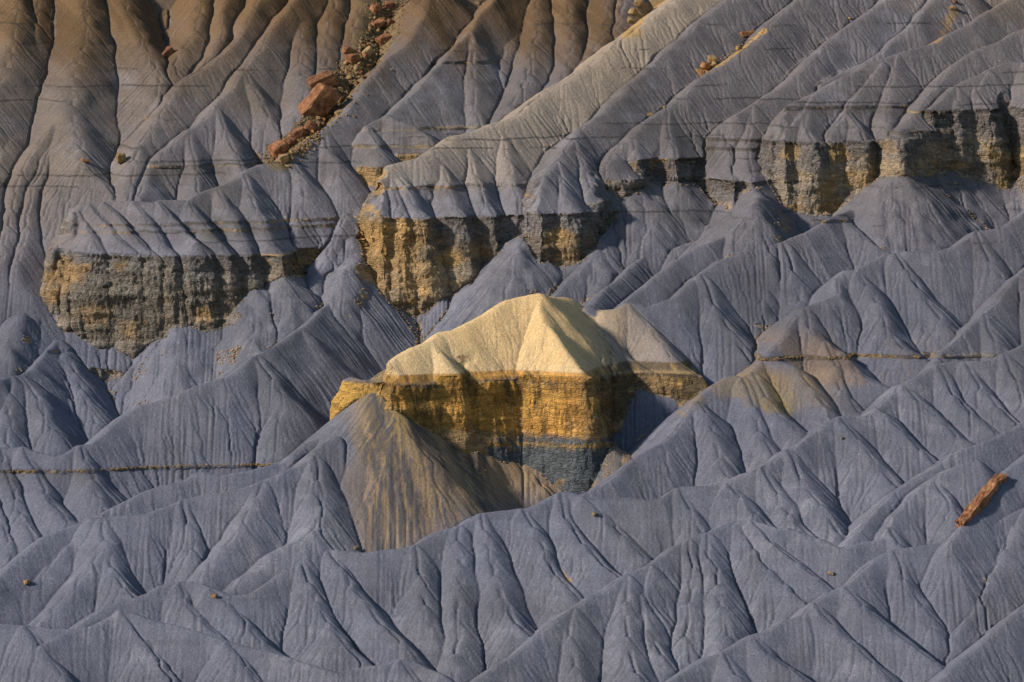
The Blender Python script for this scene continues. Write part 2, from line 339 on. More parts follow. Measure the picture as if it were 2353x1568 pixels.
def spline(P, step=2.2):
    out = []; n = len(P)
    for i in range(n - 1):
        p0 = P[max(i - 1, 0)]; p1 = P[i]; p2 = P[i + 1]; p3 = P[min(i + 2, n - 1)]
        m = max(1, int(np.hypot(*(p2 - p1)[:2]) / step))
        for j in range(m):
            t = j / m
            out.append(0.5 * ((2 * p1) + (-p0 + p2) * t + (2 * p0 - 5 * p1 + 4 * p2 - p3) * t * t + (-p0 + 3 * p1 - 3 * p2 + p3) * t ** 3) if m > 1 else p1)
    out.append(P[-1]); return np.array(out)

GUL, FOOT, FLK = {}, {}, {}
for g, G in GROUPS.items():
    if not G['T']: continue
    xw = X + 0.22 * fbm(50, .8, 6, 1.2); gu = np.zeros_like(X)
    for x0_, w_, dp in G.get('gul', []): gu = np.maximum(gu, dp * np.exp(-(np.abs(xw - x0_) / w_) ** 1.3))
    fl = np.zeros_like(X)
    if G['fl']: fl += G['fl'][1] * np.clip(G['fl'][0] - xw, 0, 12)
    if G['fr']: fl += G['fr'][1] * np.clip(xw - G['fr'][0], 0, 12)
    FLK[g] = fl.astype(np.float32)
    GUL[g] = ((1.6 if g == 'B' else 2.4) * gu + (.12 if g == 'B' else .28) * np.clip(fbm(51, .5, 3, 1.0), 0, 3)).astype(np.float32)
    ft = np.mean([np.interp(xs + o_, G['T'][1], G['T'][2]) for o_ in np.linspace(-1, 1, 9) * (1.1 if g == 'B' else 1.5)], 0)
    FOOT[g] = np.broadcast_to(ft.astype(np.float32), X.shape) + np.float32(.10) * fbm(52, 1.5, 5, 1.0)
gnames = list(GROUPS); gid = {g: i for i, g in enumerate(gnames)}
Z = (TILT * Y - 15 + .75 * np.clip(Y - 50, 0, 30)).astype(np.float32); OWN = np.zeros(Z.shape, np.int16)
nseg = 0
WALLZ = at_plane(700, 105)[2]
def table(L, u):
    G = GROUPS[L['g']]; s0 = G['s0']
    brk = []                                            # (z_top, z_bottom, slope)
    if G['T']:
        pass
    for z in G['lines']: brk.append((z, z - 0.30, 2.2))
    if L['cut'] is not None: brk.append((L['cut'], -200.0, 4.0))       # buried by younger slopes below here
    brk.sort(key=lambda b: -b[0])
    zt_ = [200.0]; sl = []
    cur = s0
    if L['g'] in ('V0', 'X1', 'X2', 'Y', 'Z', 'T2'): zt_.append(WALLZ); sl.append(1.05)
    for b in brk:
        if b[0] >= zt_[-1] - 1e-3: continue
        zt_.append(b[0]); sl.append(cur); zt_.append(b[1]); sl.append(b[2])
        if b[1] < b[0] - 1.5: cur = ST
    zt_.append(-300.0); sl.append(cur)
    zt_ = np.array(zt_); gt = [0.0]
    for i, s in enumerate(sl): gt.append(gt[-1] - (zt_[i] - zt_[i + 1]) / s)
    ztab = zt_[::-1].copy(); gtab = np.array(gt)[::-1].copy()   # increasing
    ct = None
    if G['T']:
        zt = G['T'][0]
        if L['rib'] and L['zt'] is not None: zt = .6 * zt + .4 * L['zt']
        ct = (zt, float(np.interp(zt, ztab, gtab)), L['cut'])
    return ztab, gtab, s0, ct
for li, L in enumerate(LINES):
    P = spline(L['P']); L['S'] = P; r = L['r']
    U_, V_ = project(P[:, 0], P[:, 1], P[:, 2])
    ztab, gtab, s0, ct0 = table(L, 0); Gr = GROUPS[L['g']]; brk_ = len(ztab) > 2
    for i in range(len(P) - 1):
        ct = ct0; z0_ = max(P[i, 2], P[i + 1, 2])
        if ct and max(P[i, 2], P[i + 1, 2]) < np.interp(P[i, 0], Gr['T'][1], Gr['T'][2]) + .3: ct = None   # a spur below the cliff
        Gc = {}
        for q_ in (i, i + 1):
            zz_ = P[q_, 2]; Gc[q_] = np.interp(zz_, ztab, gtab)
            if ct and zz_ < ct[0]: Gc[q_] = ct[1] - (ct[0] - zz_) / Gr['T'][3]
        nseg += 1
        ax, ay = P[i, :2]; bx, by = P[i + 1, :2]; R = 15.0 if L['rib'] else 23.0
        x0, x1 = min(ax, bx) - R, max(ax, bx) + R; y0, y1 = min(ay, by) - R, max(ay, by) + R
        i0, i1 = max(0, int((x0 - xs[0]) / DX)), min(nx, int((x1 - xs[0]) / DX) + 1)
        j0, j1 = max(0, int((y0 - ys[0]) / DY)), min(ny, int((y1 - ys[0]) / DY) + 1)
        if i1 <= i0 or j1 <= j0: continue
        xx = WX[j0:j1, i0:i1]; yy = WY[j0:j1, i0:i1]
        dx, dy = bx - ax, by - ay; Ls = math.hypot(dx, dy) + 1e-6; ux, uy = dx / Ls, dy / Ls
        kg = (Gc[i] - Gc[i + 1]) / Ls                    # fall per metre in profile space
        t = (xx - np.float32(ax)) * np.float32(ux) + (yy - np.float32(ay)) * np.float32(uy)
        q = np.abs((xx - np.float32(ax)) * np.float32(-uy) + (yy - np.float32(ay)) * np.float32(ux))
        if abs(kg) < 0.98: t = t - q * np.float32(kg / math.sqrt(1 - kg * kg))
        else: t = np.full_like(t, 0.0 if kg > 0 else Ls)
        np.clip(t, 0, Ls, out=t)
        px = xx - np.float32(ax) - t * np.float32(ux); py = yy - np.float32(ay) - t * np.float32(uy)
        d = np.sqrt(px * px + py * py + np.float32(r * r)) - np.float32(r)
        g = np.float32(Gc[i]) - np.float32(kg) * t - d
        h0 = g
        wz_ = float(np.clip((Gr['T'][0] + 8.0 - z0_) / 3.0, 0, 1)) if ct else 0
        if ct and z0_ > Gr['T'][0] - 3 and wz_ > 0: g = g - FLK[L['g']][j0:j1, i0:i1] * wz_
        if ct: g = g - GUL[L['g']][j0:j1, i0:i1] * np.clip((d - 2.5) / 4.5, 0, 1) * wz_
        z = np.interp(g.ravel(), gtab, ztab).astype(np.float32).reshape(g.shape) if brk_ else np.float32(200) + g * np.float32(s0)
        if ct:
            zt_, g_t, cu = ct; sc_ = np.float32(Gr['T'][3]); h = np.float32(g_t) - g; zb_ = FOOT[L['g']][j0:j1, i0:i1]
            h0 = np.float32(g_t) - h0; zc_ = np.maximum(zt_ - sc_ * h, zb_ - ST * (h0 - (zt_ - zb_) / sc_))
            z = np.where(h > 0, zc_, z).astype(np.float32)
        sub = Z[j0:j1, i0:i1]; m = z > sub
        sub[m] = z[m]; OWN[j0:j1, i0:i1][m] = li
print('height field', nseg, 'segments', round(time.time() - T0, 1), 's', Z.shape)

# ------------------------------------------------------------------ rain: rills cut by flow
def blur(a, n=1):
    for _ in range(n):
        a = a.copy(); a[1:-1] = (a[:-2] + 2 * a[1:-1] + a[2:]) * .25; a[:, 1:-1] = (a[:, :-2] + 2 * a[:, 1:-1] + a[:, 2:]) * .25
    return a
gy, gx = np.gradient(Z, DY, DX); slope = np.hypot(gx, gy)
cliffy = np.clip((blur(slope, 2) - 1.2) / 1.2, 0, 1)
Z += 0.014 * fbm(3, 1.2, 6, 1.0) + 0.006 * fbm(4, .15, .9, .4)
def flow(Z, steps, seed, streak=None):
    r = np.random.default_rng(seed); idx = np.arange(nx * ny).reshape(ny, nx)
    offs = [(-1, -1), (-1, 0), (-1, 1), (0, -1), (0, 1), (1, -1), (1, 0), (1, 1)]
    best = np.zeros_like(Z); rec = idx.copy()
    for dj, di in offs:
        dist = math.hypot(dj * DY, di * DX)
        sh = np.full_like(Z, 1e9); js = slice(max(0, -dj), ny - max(0, dj)); is_ = slice(max(0, -di), nx - max(0, di))
        jt = slice(max(0, dj), ny - max(0, -dj)); it = slice(max(0, di), nx - max(0, -di))
        sh[js, is_] = Z[jt, it]
        s = (Z - sh) / dist * (1 + 0.12 * r.random(Z.shape, dtype=np.float32))
        m = s > best; best[m] = s[m]; rec[m] = (idx + dj * nx + di)[m]
    rec = rec.ravel()
    if streak is not None:                               # noise smeared down the fall line
        cur = np.arange(nx * ny); a_ = streak.ravel().copy(); q_ = streak.ravel()
        for k in range(steps): cur = rec[cur]; a_ += q_[cur]
        return a_.reshape(ny, nx)
    acc = np.zeros(nx * ny, np.float32); cur = np.arange(nx * ny)
    for k in range(steps):
        cur = rec[cur]; acc += np.bincount(cur, minlength=nx * ny)
    return acc.reshape(ny, nx)
wn_ = np.random.default_rng(5).standard_normal((ny, nx)).astype(np.float32); wn_ = blur(wn_, 1)
STK = flow(Z, 45, 9, wn_); STK -= blur(STK, 12); STK /= STK.std()
Z += .010 * np.clip(STK, -2.5, 2) * (1 - cliffy)
gB = np.isin(np.array([gid[L['g']] for L in LINES], np.int16)[OWN], [gid['B']])
RM = (1 - .65 * gB * (Z > GROUPS['B']['T'][0])) * np.clip(.72 + .35 * fbm(60, 4, 20, 1.2), .3, 1.25)
for it_, (st, amp, nb, th) in enumerate([(40, .013, 1, .06), (70, .014, 1, .05), (100, .024, 1, .025), (120, .028, 1, .02), (120, .026, 0, .02)]):
    A = flow(Z, st, 11 + it_); A = np.log1p(A * th)
    Z -= RM * amp * blur(A, nb) * (1 - .6 * cliffy)
print('flow', round(time.time() - T0, 1), 's')
A = flow(Z, 90, 31); RILL = np.log1p(A * .12)

# finer rows, so that the cliffs carry real relief
def up2(a):
    n = a.shape[0]; o = np.empty((2 * n - 1,) + a.shape[1:], a.dtype); o[::2] = a
    p = np.concatenate([a[:1], a, a[-1:]]); o[1::2] = (-p[:-3] + 9 * p[1:-2] + 9 * p[2:-1] - p[3:]) / 16; return o
Z = up2(Z); RILL = up2(RILL); STK = up2(STK); OWN = np.repeat(OWN, 2, 0)[:2 * ny - 1]; Y = up2(Y); X = up2(X)
ny = Z.shape[0]; ys = Y[:, 0].astype(float); DY = DY / 2
def tex(seed, lo, beta=1.0, n=1024):
    """tileable random texture, lo = smallest feature in texels"""
    r = np.random.default_rng(seed); F = np.fft.rfft2(r.standard_normal((n, n)))
    f = np.sqrt(np.fft.fftfreq(n)[:, None] ** 2 + np.fft.rfftfreq(n)[None, :] ** 2) + 1e-6
    A = f ** (-beta) * np.exp(-(f * lo) ** 2); A[0, 0] = 0; A[f < 3.0 / n] = 0
    q = np.fft.irfft2(F * A, s=(n, n)); return (q / q.std()).astype(np.float32)
def look(T, a, b):
    n = T.shape[0]; a = np.mod(a, n); b = np.mod(b, n); i = a.astype(np.int32); j = b.astype(np.int32); fa = a - i; fb = b - j
    i %= n; j %= n; i2 = (i + 1) % n; j2 = (j + 1) % n
    return (T[i, j] * (1 - fa) + T[i2, j] * fa) * (1 - fb) + (T[i, j2] * (1 - fa) + T[i2, j2] * fa) * fb
def sm(a, lo, hi): t_ = np.clip((a - lo) / (hi - lo), 0, 1); return t_ * t_ * (3 - 2 * t_)
TA, TB_ = tex(21, 2, 1.0), tex(22, 2, 1.4)
gy, gx = np.gradient(Z, DY, DX); slope = np.hypot(gx, gy)
CL = np.clip((blur(slope, 3) - 1.15) / 1.0, 0, 1)
ST_ = X * 0.94 + Y * 0.34                                     # distance along the strike of the faces
bed = look(TB_, ST_ * 2.5 + 77, Z * 34)
rock = 0.22 * look(TB_, ST_ * 9, Z * 16) + 0.10 * np.abs(look(TA, ST_ * 26, Z * 10 + 300)) - 0.22 * sm(bed, .1, .5) \
     - 0.22 * np.clip(look(TB_, ST_ * 30 + 500, Z * 5) - .9, 0, 1)
rock *= 1 - .45 * (OWN_B := np.isin(OWN, [i_ for i_, L in enumerate(LINES) if L['g'] == 'B']))
nrm = np.maximum(slope, .3); OX, OY = CL * rock * gx / nrm * -1, CL * rock * gy / nrm * -1
print('detail', round(time.time() - T0, 1), 's')

# ------------------------------------------------------------------ mesh
def terrain_mesh():
    # stretched margin so that the ground runs on to the horizon
    ex = np.array([2, 6, 14, 35, 90, 220, 600, 1500.]); XS = np.concatenate([xs[0] - ex[::-1], xs, xs[-1] + ex])
    ey = ex; YS = np.concatenate([ys[0] - np.array([2, 6, 14, 35, 90, 220, 600, 1500.])[::-1], ys, ys[-1] + ey])
    n = len(ex); ZZ = np.pad(Z, n, mode='edge')
    far = np.abs(XS)[None, :] > 90
    xx, yy = np.meshgrid(XS, YS)
    # beyond the modelled hillside the ground levels out: plain in front, plateau behind
    edge = np.maximum(np.maximum(np.abs(xx) - 64, 0), np.maximum(np.abs(yy) - 76, 0)); f = np.clip(edge / 90, 0, 1)
    base = np.clip(yy, -90, 110) * TILT - 8
    ZZ = ZZ * (1 - f) + base * f
    xx = xx + np.pad(OX, n); yy = yy + np.pad(OY, n)
    co = np.stack([xx, yy, ZZ], -1).astype(np.float32).reshape(-1, 3)
    return co, xx.shape, n
co, (my, mx), PADN = terrain_mesh()
me = bpy.data.meshes.new('badlands_slope')
idx = np.arange(my * mx).reshape(my, mx)
q = np.stack([idx[:-1, :-1], idx[:-1, 1:], idx[1:, 1:], idx[1:, :-1]], -1).reshape(-1, 4).astype(np.int32)
me.vertices.add(len(co)); me.vertices.foreach_set('co', co.ravel())
me.loops.add(q.size); me.loops.foreach_set('vertex_index', q.ravel())
me.polygons.add(len(q)); me.polygons.foreach_set('loop_start', np.arange(0, q.size, 4, dtype=np.int32))
me.polygons.foreach_set('loop_total', np.full(len(q), 4, np.int32))
me.polygons.foreach_set('use_smooth', np.ones(len(q), bool))
me.update(calc_edges=True)
# ------------------------------------------------------------------ rock colours (geology by elevation and ridge, plus sun and shade painted on the butte)
def lin(h): 
    c = np.array([int(h[i:i + 2], 16) for i in (0, 2, 4)]) / 255.0; return np.where(c < .04045, c / 12.92, ((c + .055) / 1.055) ** 2.4).astype(np.float32)
def mix(m, c):
    global COL
    m = np.clip(m, 0, 1)[..., None]; COL = COL * (1 - m) + c * m
def sm(a, lo, hi): t_ = np.clip((a - lo) / (hi - lo), 0, 1); return t_ * t_ * (3 - 2 * t_)
def elev(u, v, dy=0.0): return at_plane(u, v, dy)[2]
GI = np.array([gid[L['g']] for L in LINES], np.int16)[OWN]
def isg(*g): return blur(np.isin(GI, [gid[q] for q in g]).astype(np.float32), 3)
n1 = look(TA, X * 5, Y * 5); n2 = look(TB_, X * 2.2 + 90, Y * 2.2); n3 = look(TB_, ST_ * 14, Z * 2 + 50); n4 = look(TA, ST_ * 7 + 30, Z * 7)
nl = look(TB_, X * .9 + 200, Y * .9 + 10)
Zd = Z + 0.35 * n2
COL = np.empty(Z.shape + (3,), np.float32); COL[:] = lin('646673')
mix(sm(Z + .6 * nl, elev(1176, 900), elev(1176, 330)), lin('71675f'))
mix(.35 * sm(nl, -.2, 1.6), lin('82776c')); mix(.30 * sm(-nl, .2, 1.6), lin('5c6579'))
mix(.25 * sm(n2, .4, 1.8), lin('83828a')); mix(.18 * sm(n3, .3, 1.6), lin('4d4e58'))
mix(.65 * (1 - sm(Z + .8 * nl, elev(1176, 1300), elev(1176, 900))), lin('6b6e7c'))
mix(.30 * sm(look(TA, X * 3.1, Y * 3.1) + .5 * STK, .5, 2.2), lin('91919a')); mix(.25 * sm(look(TB_, X * 1.6 + 40, Y * 1.6) + .4 * n3, .6, 1.9), lin('565451'))
# broad faint bedding
COL *= (1 + 0.05 * look(TA, ST_ * .6, Z * 9))[..., None]
# brown beds at the top of the left and middle
top = sm(Zd + .9 * n3, elev(400, 230), elev(400, 20)) * (1 - sm(X, 9, 16))
mix(top * .85, lin('6f5638'))
mix(.6 * top * sm(n3, -.2, 1.5), lin('4c3d2a'))
# tan crest beds of the long ridges
mix(.75 * isg('S2') * sm(Zd, elev(1000, 400), elev(1330, 230)) * (.55 + .45 * sm(n2, -1, 1)), lin('a3917a'))
mix(.55 * isg('S2') * sm(Z, elev(870, 440, -9), elev(870, 400)), lin('9c8f80'))
mix(.65 * isg('S2b', 'S3', 'S4', 'S5', 'S6', 'S7') * sm(Zd, elev(1700, 420), elev(1700, 150)) * sm(nl + .4 * n2, -.8, 1.2), lin('a08f80'))
# cliffs
ztop = np.full(Z.shape, 50., np.float32)
for g_, G_ in GROUPS.items():
    if G_['T']: ztop = np.where(GI == gid[g_], G_['T'][0], ztop)
lowc = sm(ztop - Z + .8 * n4 + .6 * n2, .6, 3.6)
cl = np.clip(CL * 1.1, 0, 1) * sm(Z, elev(1176, 1000), elev(1176, 800)) * (.3 + .7 * lowc)
bd = look(TB_, ST_ * 3 + 10, Z * 30 + 5); pt = look(TB_, ST_ * 6 + 400, Z * 7)
mix(cl * .85, lin('978b7b')); mix(cl * .8 * lowc * sm(pt + .6 * bd+ .3, .2, 1.5), lin('a29076')); mix(cl * .7 * lowc * sm(look(TB_, ST_ * 4 + 11, Z * 5 + 700), .9, 1.5), lin('a98c5c')); mix(cl * .6 * sm(-pt, .5, 1.6), lin('736f67'))
SP = []
mix(cl * .5 * sm(look(TA, ST_ * 22, Z * 2.2), .6, 1.8), lin('4d4944'))
mix(cl * .45 * sm(bed, .2, .7), lin('47423c'))
# golden butte: yellow rock, its colours brightened to carry a sun glow
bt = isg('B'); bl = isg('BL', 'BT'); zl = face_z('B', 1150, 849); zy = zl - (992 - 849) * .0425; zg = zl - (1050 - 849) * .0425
east = sm(X + .5 * n2, 4.5, 13)                                          # yellow fades and darkens eastwards: shaded side painted into the colour
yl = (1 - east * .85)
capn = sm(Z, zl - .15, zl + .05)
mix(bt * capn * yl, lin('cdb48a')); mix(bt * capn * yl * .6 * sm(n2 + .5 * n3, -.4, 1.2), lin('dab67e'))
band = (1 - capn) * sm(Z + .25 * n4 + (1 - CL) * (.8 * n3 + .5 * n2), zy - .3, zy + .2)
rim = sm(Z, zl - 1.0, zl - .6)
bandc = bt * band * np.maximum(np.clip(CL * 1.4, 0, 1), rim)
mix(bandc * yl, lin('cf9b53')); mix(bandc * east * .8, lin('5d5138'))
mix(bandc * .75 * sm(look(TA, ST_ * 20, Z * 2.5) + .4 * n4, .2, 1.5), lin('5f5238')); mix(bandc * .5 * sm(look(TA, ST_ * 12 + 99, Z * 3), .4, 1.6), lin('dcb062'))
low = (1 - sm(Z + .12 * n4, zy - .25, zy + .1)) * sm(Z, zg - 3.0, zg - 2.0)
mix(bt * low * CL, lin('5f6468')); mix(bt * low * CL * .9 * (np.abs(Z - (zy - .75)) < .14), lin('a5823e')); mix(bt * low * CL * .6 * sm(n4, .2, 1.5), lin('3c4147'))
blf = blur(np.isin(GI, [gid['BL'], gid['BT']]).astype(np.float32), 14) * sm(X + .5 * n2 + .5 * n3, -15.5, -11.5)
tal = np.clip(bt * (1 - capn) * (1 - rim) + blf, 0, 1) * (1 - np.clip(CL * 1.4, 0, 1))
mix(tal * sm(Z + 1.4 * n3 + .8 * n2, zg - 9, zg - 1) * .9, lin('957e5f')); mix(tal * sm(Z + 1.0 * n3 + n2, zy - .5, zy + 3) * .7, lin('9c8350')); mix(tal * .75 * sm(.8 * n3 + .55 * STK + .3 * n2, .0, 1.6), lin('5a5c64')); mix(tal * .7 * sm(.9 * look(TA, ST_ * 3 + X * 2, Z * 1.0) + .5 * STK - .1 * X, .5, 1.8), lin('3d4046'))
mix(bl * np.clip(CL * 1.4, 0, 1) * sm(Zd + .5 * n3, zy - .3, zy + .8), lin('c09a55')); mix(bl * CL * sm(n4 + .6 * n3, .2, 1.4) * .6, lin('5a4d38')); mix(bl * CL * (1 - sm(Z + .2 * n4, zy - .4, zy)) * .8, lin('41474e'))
# yellow bed on the ridges right of the butte
zn = elev(1640, 905); mix(isg('N') * sm(Z + .35 * n3 + .3 * n4, zn - 1.9, zn - .7) * (1 - sm(Z, zn + 1.2, zn + 2.6)) * (1 - sm(X, 25, 33)) * (.45 + .4 * sm(STK * .6 + n3 + n2 * .5, -.8, 1)), lin('8b7850'))
mix(isg('N') * (.7 + .5 * sm(STK + n3, -1, 1)) * sm(Z, zn, zn + 1) * (1 - sm(Z, zn + 3, zn + 6)) * .45 * sm(n3, -.8, 1), lin('8a7460'))
mix(bt * band * .35 * sm(bed, .3, .8), lin('5c4a28'))
# rubble chutes and tan debris aprons
def hit(u, v):
    d = ray(u, v); yy_ = np.arange(ys[0] + 1, ys[-1] - 1, .05); t_ = (yy_ - CAM[1]) / d[1]; x_ = CAM[0] + t_ * d[0]; z_ = CAM[2] + t_ * d[2]
    i_ = np.clip(((x_ - xs[0]) / DX).astype(int), 0, nx - 1); j_ = np.clip(((yy_ - ys[0]) / DY).astype(int), 0, ny - 1)
    k_ = int(np.argmax(Z[j_, i_] > z_)); j_, i_ = j_[k_], i_[k_]
    nx_, ny_ = (Z[j_, min(i_ + 4, nx - 1)] - Z[j_, i_ - 4]) / (8 * DX), (Z[min(j_ + 8, ny - 1), i_] - Z[j_ - 8, i_]) / (16 * DY)
    return Vector((x_[k_], yy_[k_], Z[j_, i_])), Vector((-nx_, -ny_, 1)).normalized()
def near(px, wpx):
    P_ = [hit(*q)[0] for q in px]; out = np.full(Z.shape, 99., np.float32)
    for a_, b_ in zip(P_[:-1], P_[1:]):
        if (a_ - b_).length > 12: continue
        x0_, x1_ = min(a_.x, b_.x) - 5, max(a_.x, b_.x) + 5; y0_, y1_ = min(a_.y, b_.y) - 5, max(a_.y, b_.y) + 5
        i0_, i1_ = [int(np.clip((q - xs[0]) / DX, 0, nx)) for q in (x0_, x1_)]; j0_, j1_ = [int(np.clip((q - ys[0]) / DY, 0, ny)) for q in (y0_, y1_)]
        xx_ = X[j0_:j1_, i0_:i1_] - a_.x; yy_ = Y[j0_:j1_, i0_:i1_] - a_.y; dx_, dy_ = b_.x - a_.x, b_.y - a_.y
        t_ = np.clip((xx_ * dx_ + yy_ * dy_) / (dx_ * dx_ + dy_ * dy_ + 1e-6), 0, 1)
        o_ = out[j0_:j1_, i0_:i1_]; np.minimum(o_, np.hypot(xx_ - t_ * dx_, yy_ - t_ * dy_), out=o_)
    return 1 - sm(out + .25 * n4, wpx * .0425 * .8, wpx * .0425 * 1.25)
for u_, v_, w_, a_ in [(170, 635, 55, 1), (128, 680, 36, 1), (215, 720, 60, .7), (300, 760, 45, .5), (470, 720, 42, .7), (380, 690, 30, .5), (900, 575, 60, .8), (850, 630, 40, .8), (955, 640, 50, .6), (1035, 600, 28, .9), (1285, 545, 38, 1), (1300, 590, 34, .7), (1110, 580, 26, .5), (1815, 350, 30, 1), (1925, 350, 32, .9), (1900, 440, 40, .8), (2000, 430, 40, .5), (2150, 350, 45, .4), (1712, 455, 18, .9), (1660, 480, 20, .8), (1450, 390, 24, .4)]:
    p_ = hit(u_, v_)[0]; w2_ = w_ * .0425; gsp = np.exp(-((X - p_.x) ** 2 + ((Z - p_.z) * 1.25) ** 2 + (.4 * (Y - p_.y)) ** 2) / w2_ ** 2)
    mix(a_ * .8 * np.clip(CL * 1.6, 0, 1) * sm(gsp + .22 * n4 + .18 * bd, .35, .75), lin('a08560')); mix(a_ * .5 * CL * sm(gsp + .2 * pt, .5, .9), lin('c09d68'))
CHUTE = [(892, 5), (884, 40), (868, 90), (842, 130), (806, 172), (770, 225), (735, 275), (700, 318), (655, 350), (640, 366)]
CH = near(CHUTE, 44); mix(CH * .9, lin('7d6a4c')); mix(CH * .5 * sm(n4, 0, 1.5), lin('4b4136'))
CH2 = np.maximum(near([(1520, 2), (1490, 25), (1460, 60), (1446, 80)], 22), near([(1752, 76), (1720, 100), (1690, 122), (1650, 150), (1616, 172)], 14))
mix(CH2 * .85, lin('a98a58'))
mix(near([(2190, 30), (2170, 70), (2145, 98)], 12) * .7, lin('9c8159'))
mix(.16 * sm(STK, .3, 2.2) * (1 - CL), lin('8a8890')); mix(.2 * sm(-STK, .5, 2.4) * (1 - CL), lin('4a4b55'))
# thin dark strata across the upper slopes, broken and of uneven thickness
for q_, v_ in enumerate((60, 118, 165, 205, 243, 292, 322, 345, 376, 408, 440, 505, 530, 560)):
    z_ = elev(1176, v_) + .25; mk = np.nonzero((Z < z_ + .6) & (Z > z_ - 1.7) & (np.abs(X) < 66)); Zm, Xm, Ym, Sm = Z[mk], X[mk], Y[mk], ST_[mk]
    h = np.abs(Zm - z_ + .05 * n4[mk] + .10 * look(TB_, Xm * 1.2 + q_ * 50, Ym * 1.2)); on = sm(look(TB_, Xm * 4 + q_ * 60, Ym * 2) + .45 * look(TA, Sm * 18 + z_ * 5, Zm * 0 + z_), .35, 1.1) * (1 - CL[mk])
    for f_, c_ in ((on * (1 - sm(h, .03, .13)) * .65, '3b3835'), (on * .22 * sm(z_ - Zm, 0, .2) * (1 - sm(z_ - Zm, .5, 1.5)) * sm(n3[mk], -.5, 1.2), '4d4a45')):
        f_ = np.clip(f_, 0, 1)[:, None]; COL[mk] = COL[mk] * (1 - f_) + lin(c_) * f_
# thin hard beds
for g, G in GROUPS.items():
    if not G['lines'] and not G['T']: continue
    m = isg(g); zz = list(G['lines'])
    for z_ in zz + ([G['T'][0]] if G['T'] else []):
        h = np.abs(Z - (z_ - .10) + .05 * n4); on = sm(look(TB_, ST_ * 4 + z_ * 9, Z * 0 + z_) + .5 * look(TA, ST_ * 20 + z_ * 5, Z * 0 + z_), -.7, .6)
        mix(m * on * (1 - sm(h + .04 * n2, .08, .19)) * .8, lin('4a4540')); mix(m * on * sm(n4, .3, 1.4) * (1 - sm(h, .06, .14)) * .8, lin('a38b6a'))
        mix(m * on * .35 * sm(n3, -.3, 1) * sm(-(Z - z_), 0, .3) * (1 - sm(-(Z - z_), .5, 1.6)), lin('565048'))
# pale crust flakes and rill beds darker where flow gathers
mix(.42 * sm(RILL, .9, 3.2) * (1 - CL), lin('45454f'))
COL = np.concatenate([COL, CL[..., None]], -1).astype(np.float32)
#COLOUR
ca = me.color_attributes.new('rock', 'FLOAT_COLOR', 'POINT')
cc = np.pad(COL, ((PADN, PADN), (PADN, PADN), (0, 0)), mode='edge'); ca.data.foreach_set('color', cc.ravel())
terr = bpy.data.objects.new('badlands_slope', me); sc.collection.objects.link(terr)
terr['kind'] = 'structure'
mat = bpy.data.materials.new('mudstone'); mat.use_nodes = True; t = mat.node_tree; N = t.nodes
L_ = t.links.new
bs = N['Principled BSDF']; bs.inputs['Roughness'].default_value = 0.95; bs.inputs['Specular IOR Level'].default_value = 0.12
def nd(ty, **kw):
    n_ = N.new(ty)
    for k_, v_ in kw.items(): setattr(n_, k_, v_)
    return n_
at = nd('ShaderNodeAttribute', attribute_name='rock'); tc = nd('ShaderNodeTexCoord')
def nz(scale, det=4, rough=.6, vec=None):
    n_ = nd('ShaderNodeTexNoise'); n_.inputs['Scale'].default_value = scale; n_.inputs['Detail'].default_value = det; n_.inputs['Roughness'].default_value = rough
    L_(vec or tc.outputs['Object'], n_.inputs['Vector']); return n_
def mth(op, a_, b_, c_=None):
    n_ = nd('ShaderNodeMath', operation=op)
    for i_, v_ in enumerate((a_, b_, c_)):
        if v_ is None: continue
        if isinstance(v_, (int, float)): n_.inputs[i_].default_value = v_
        else: L_(v_, n_.inputs[i_])
    return n_.outputs[0]
g1, g2 = nz(3.2, 6, .7), nz(9.0, 4, .7); fl = nz(5.0, 2, .5)
val = mth('ADD', mth('MULTIPLY_ADD', g1.outputs['Fac'], .9, .55), mth('MULTIPLY_ADD', g2.outputs['Fac'], 1.3, -.65))
mx_ = nd('ShaderNodeMix', data_type='RGBA', blend_type='MULTIPLY'); mx_.inputs[0].default_value = 1.0
L_(at.outputs['Color'], mx_.inputs[6]); cb = nd('ShaderNodeCombineColor')
mq = nd('ShaderNodeMapping'); mq.inputs['Scale'].default_value = (1.1, 1.1, 3.4); L_(tc.outputs['Object'], mq.inputs['Vector'])
wn = nz(1.2, 3, .6); va = nd('ShaderNodeVectorMath', operation='MULTIPLY_ADD'); L_(wn.outputs['Color'], va.inputs[0]); va.inputs[1].default_value = (.7, .7, .7); L_(mq.outputs[0], va.inputs[2])
vc = nd('ShaderNodeTexVoronoi', feature='F1'); vc.inputs['Scale'].default_value = 1.0; L_(va.outputs[0], vc.inputs['Vector'])
ve = nd('ShaderNodeTexVoronoi', feature='DISTANCE_TO_EDGE'); ve.inputs['Scale'].default_value = 1.0; L_(va.outputs[0], ve.inputs['Vector'])
blk = nd('ShaderNodeSeparateColor'); L_(vc.outputs['Color'], blk.inputs[0])
crackc = mth('SUBTRACT', 1.0, mth('MINIMUM', mth('MULTIPLY', ve.outputs['Distance'], 14.0), 1.0))
cliffv = mth('SUBTRACT', mth('MULTIPLY_ADD', blk.outputs[0], .45, -.22), mth('MULTIPLY', crackc, .22))
val = mth('ADD', val, mth('MULTIPLY', cliffv, at.outputs['Alpha'])); val = mth('ADD', val, mth('MULTIPLY', mth('GREATER_THAN', fl.outputs['Fac'], .70), .7))
for i_ in range(3): L_(val, cb.inputs[i_])
L_(cb.outputs[0], mx_.inputs[7]); L_(mx_.outputs[2], bs.inputs['Base Color'])
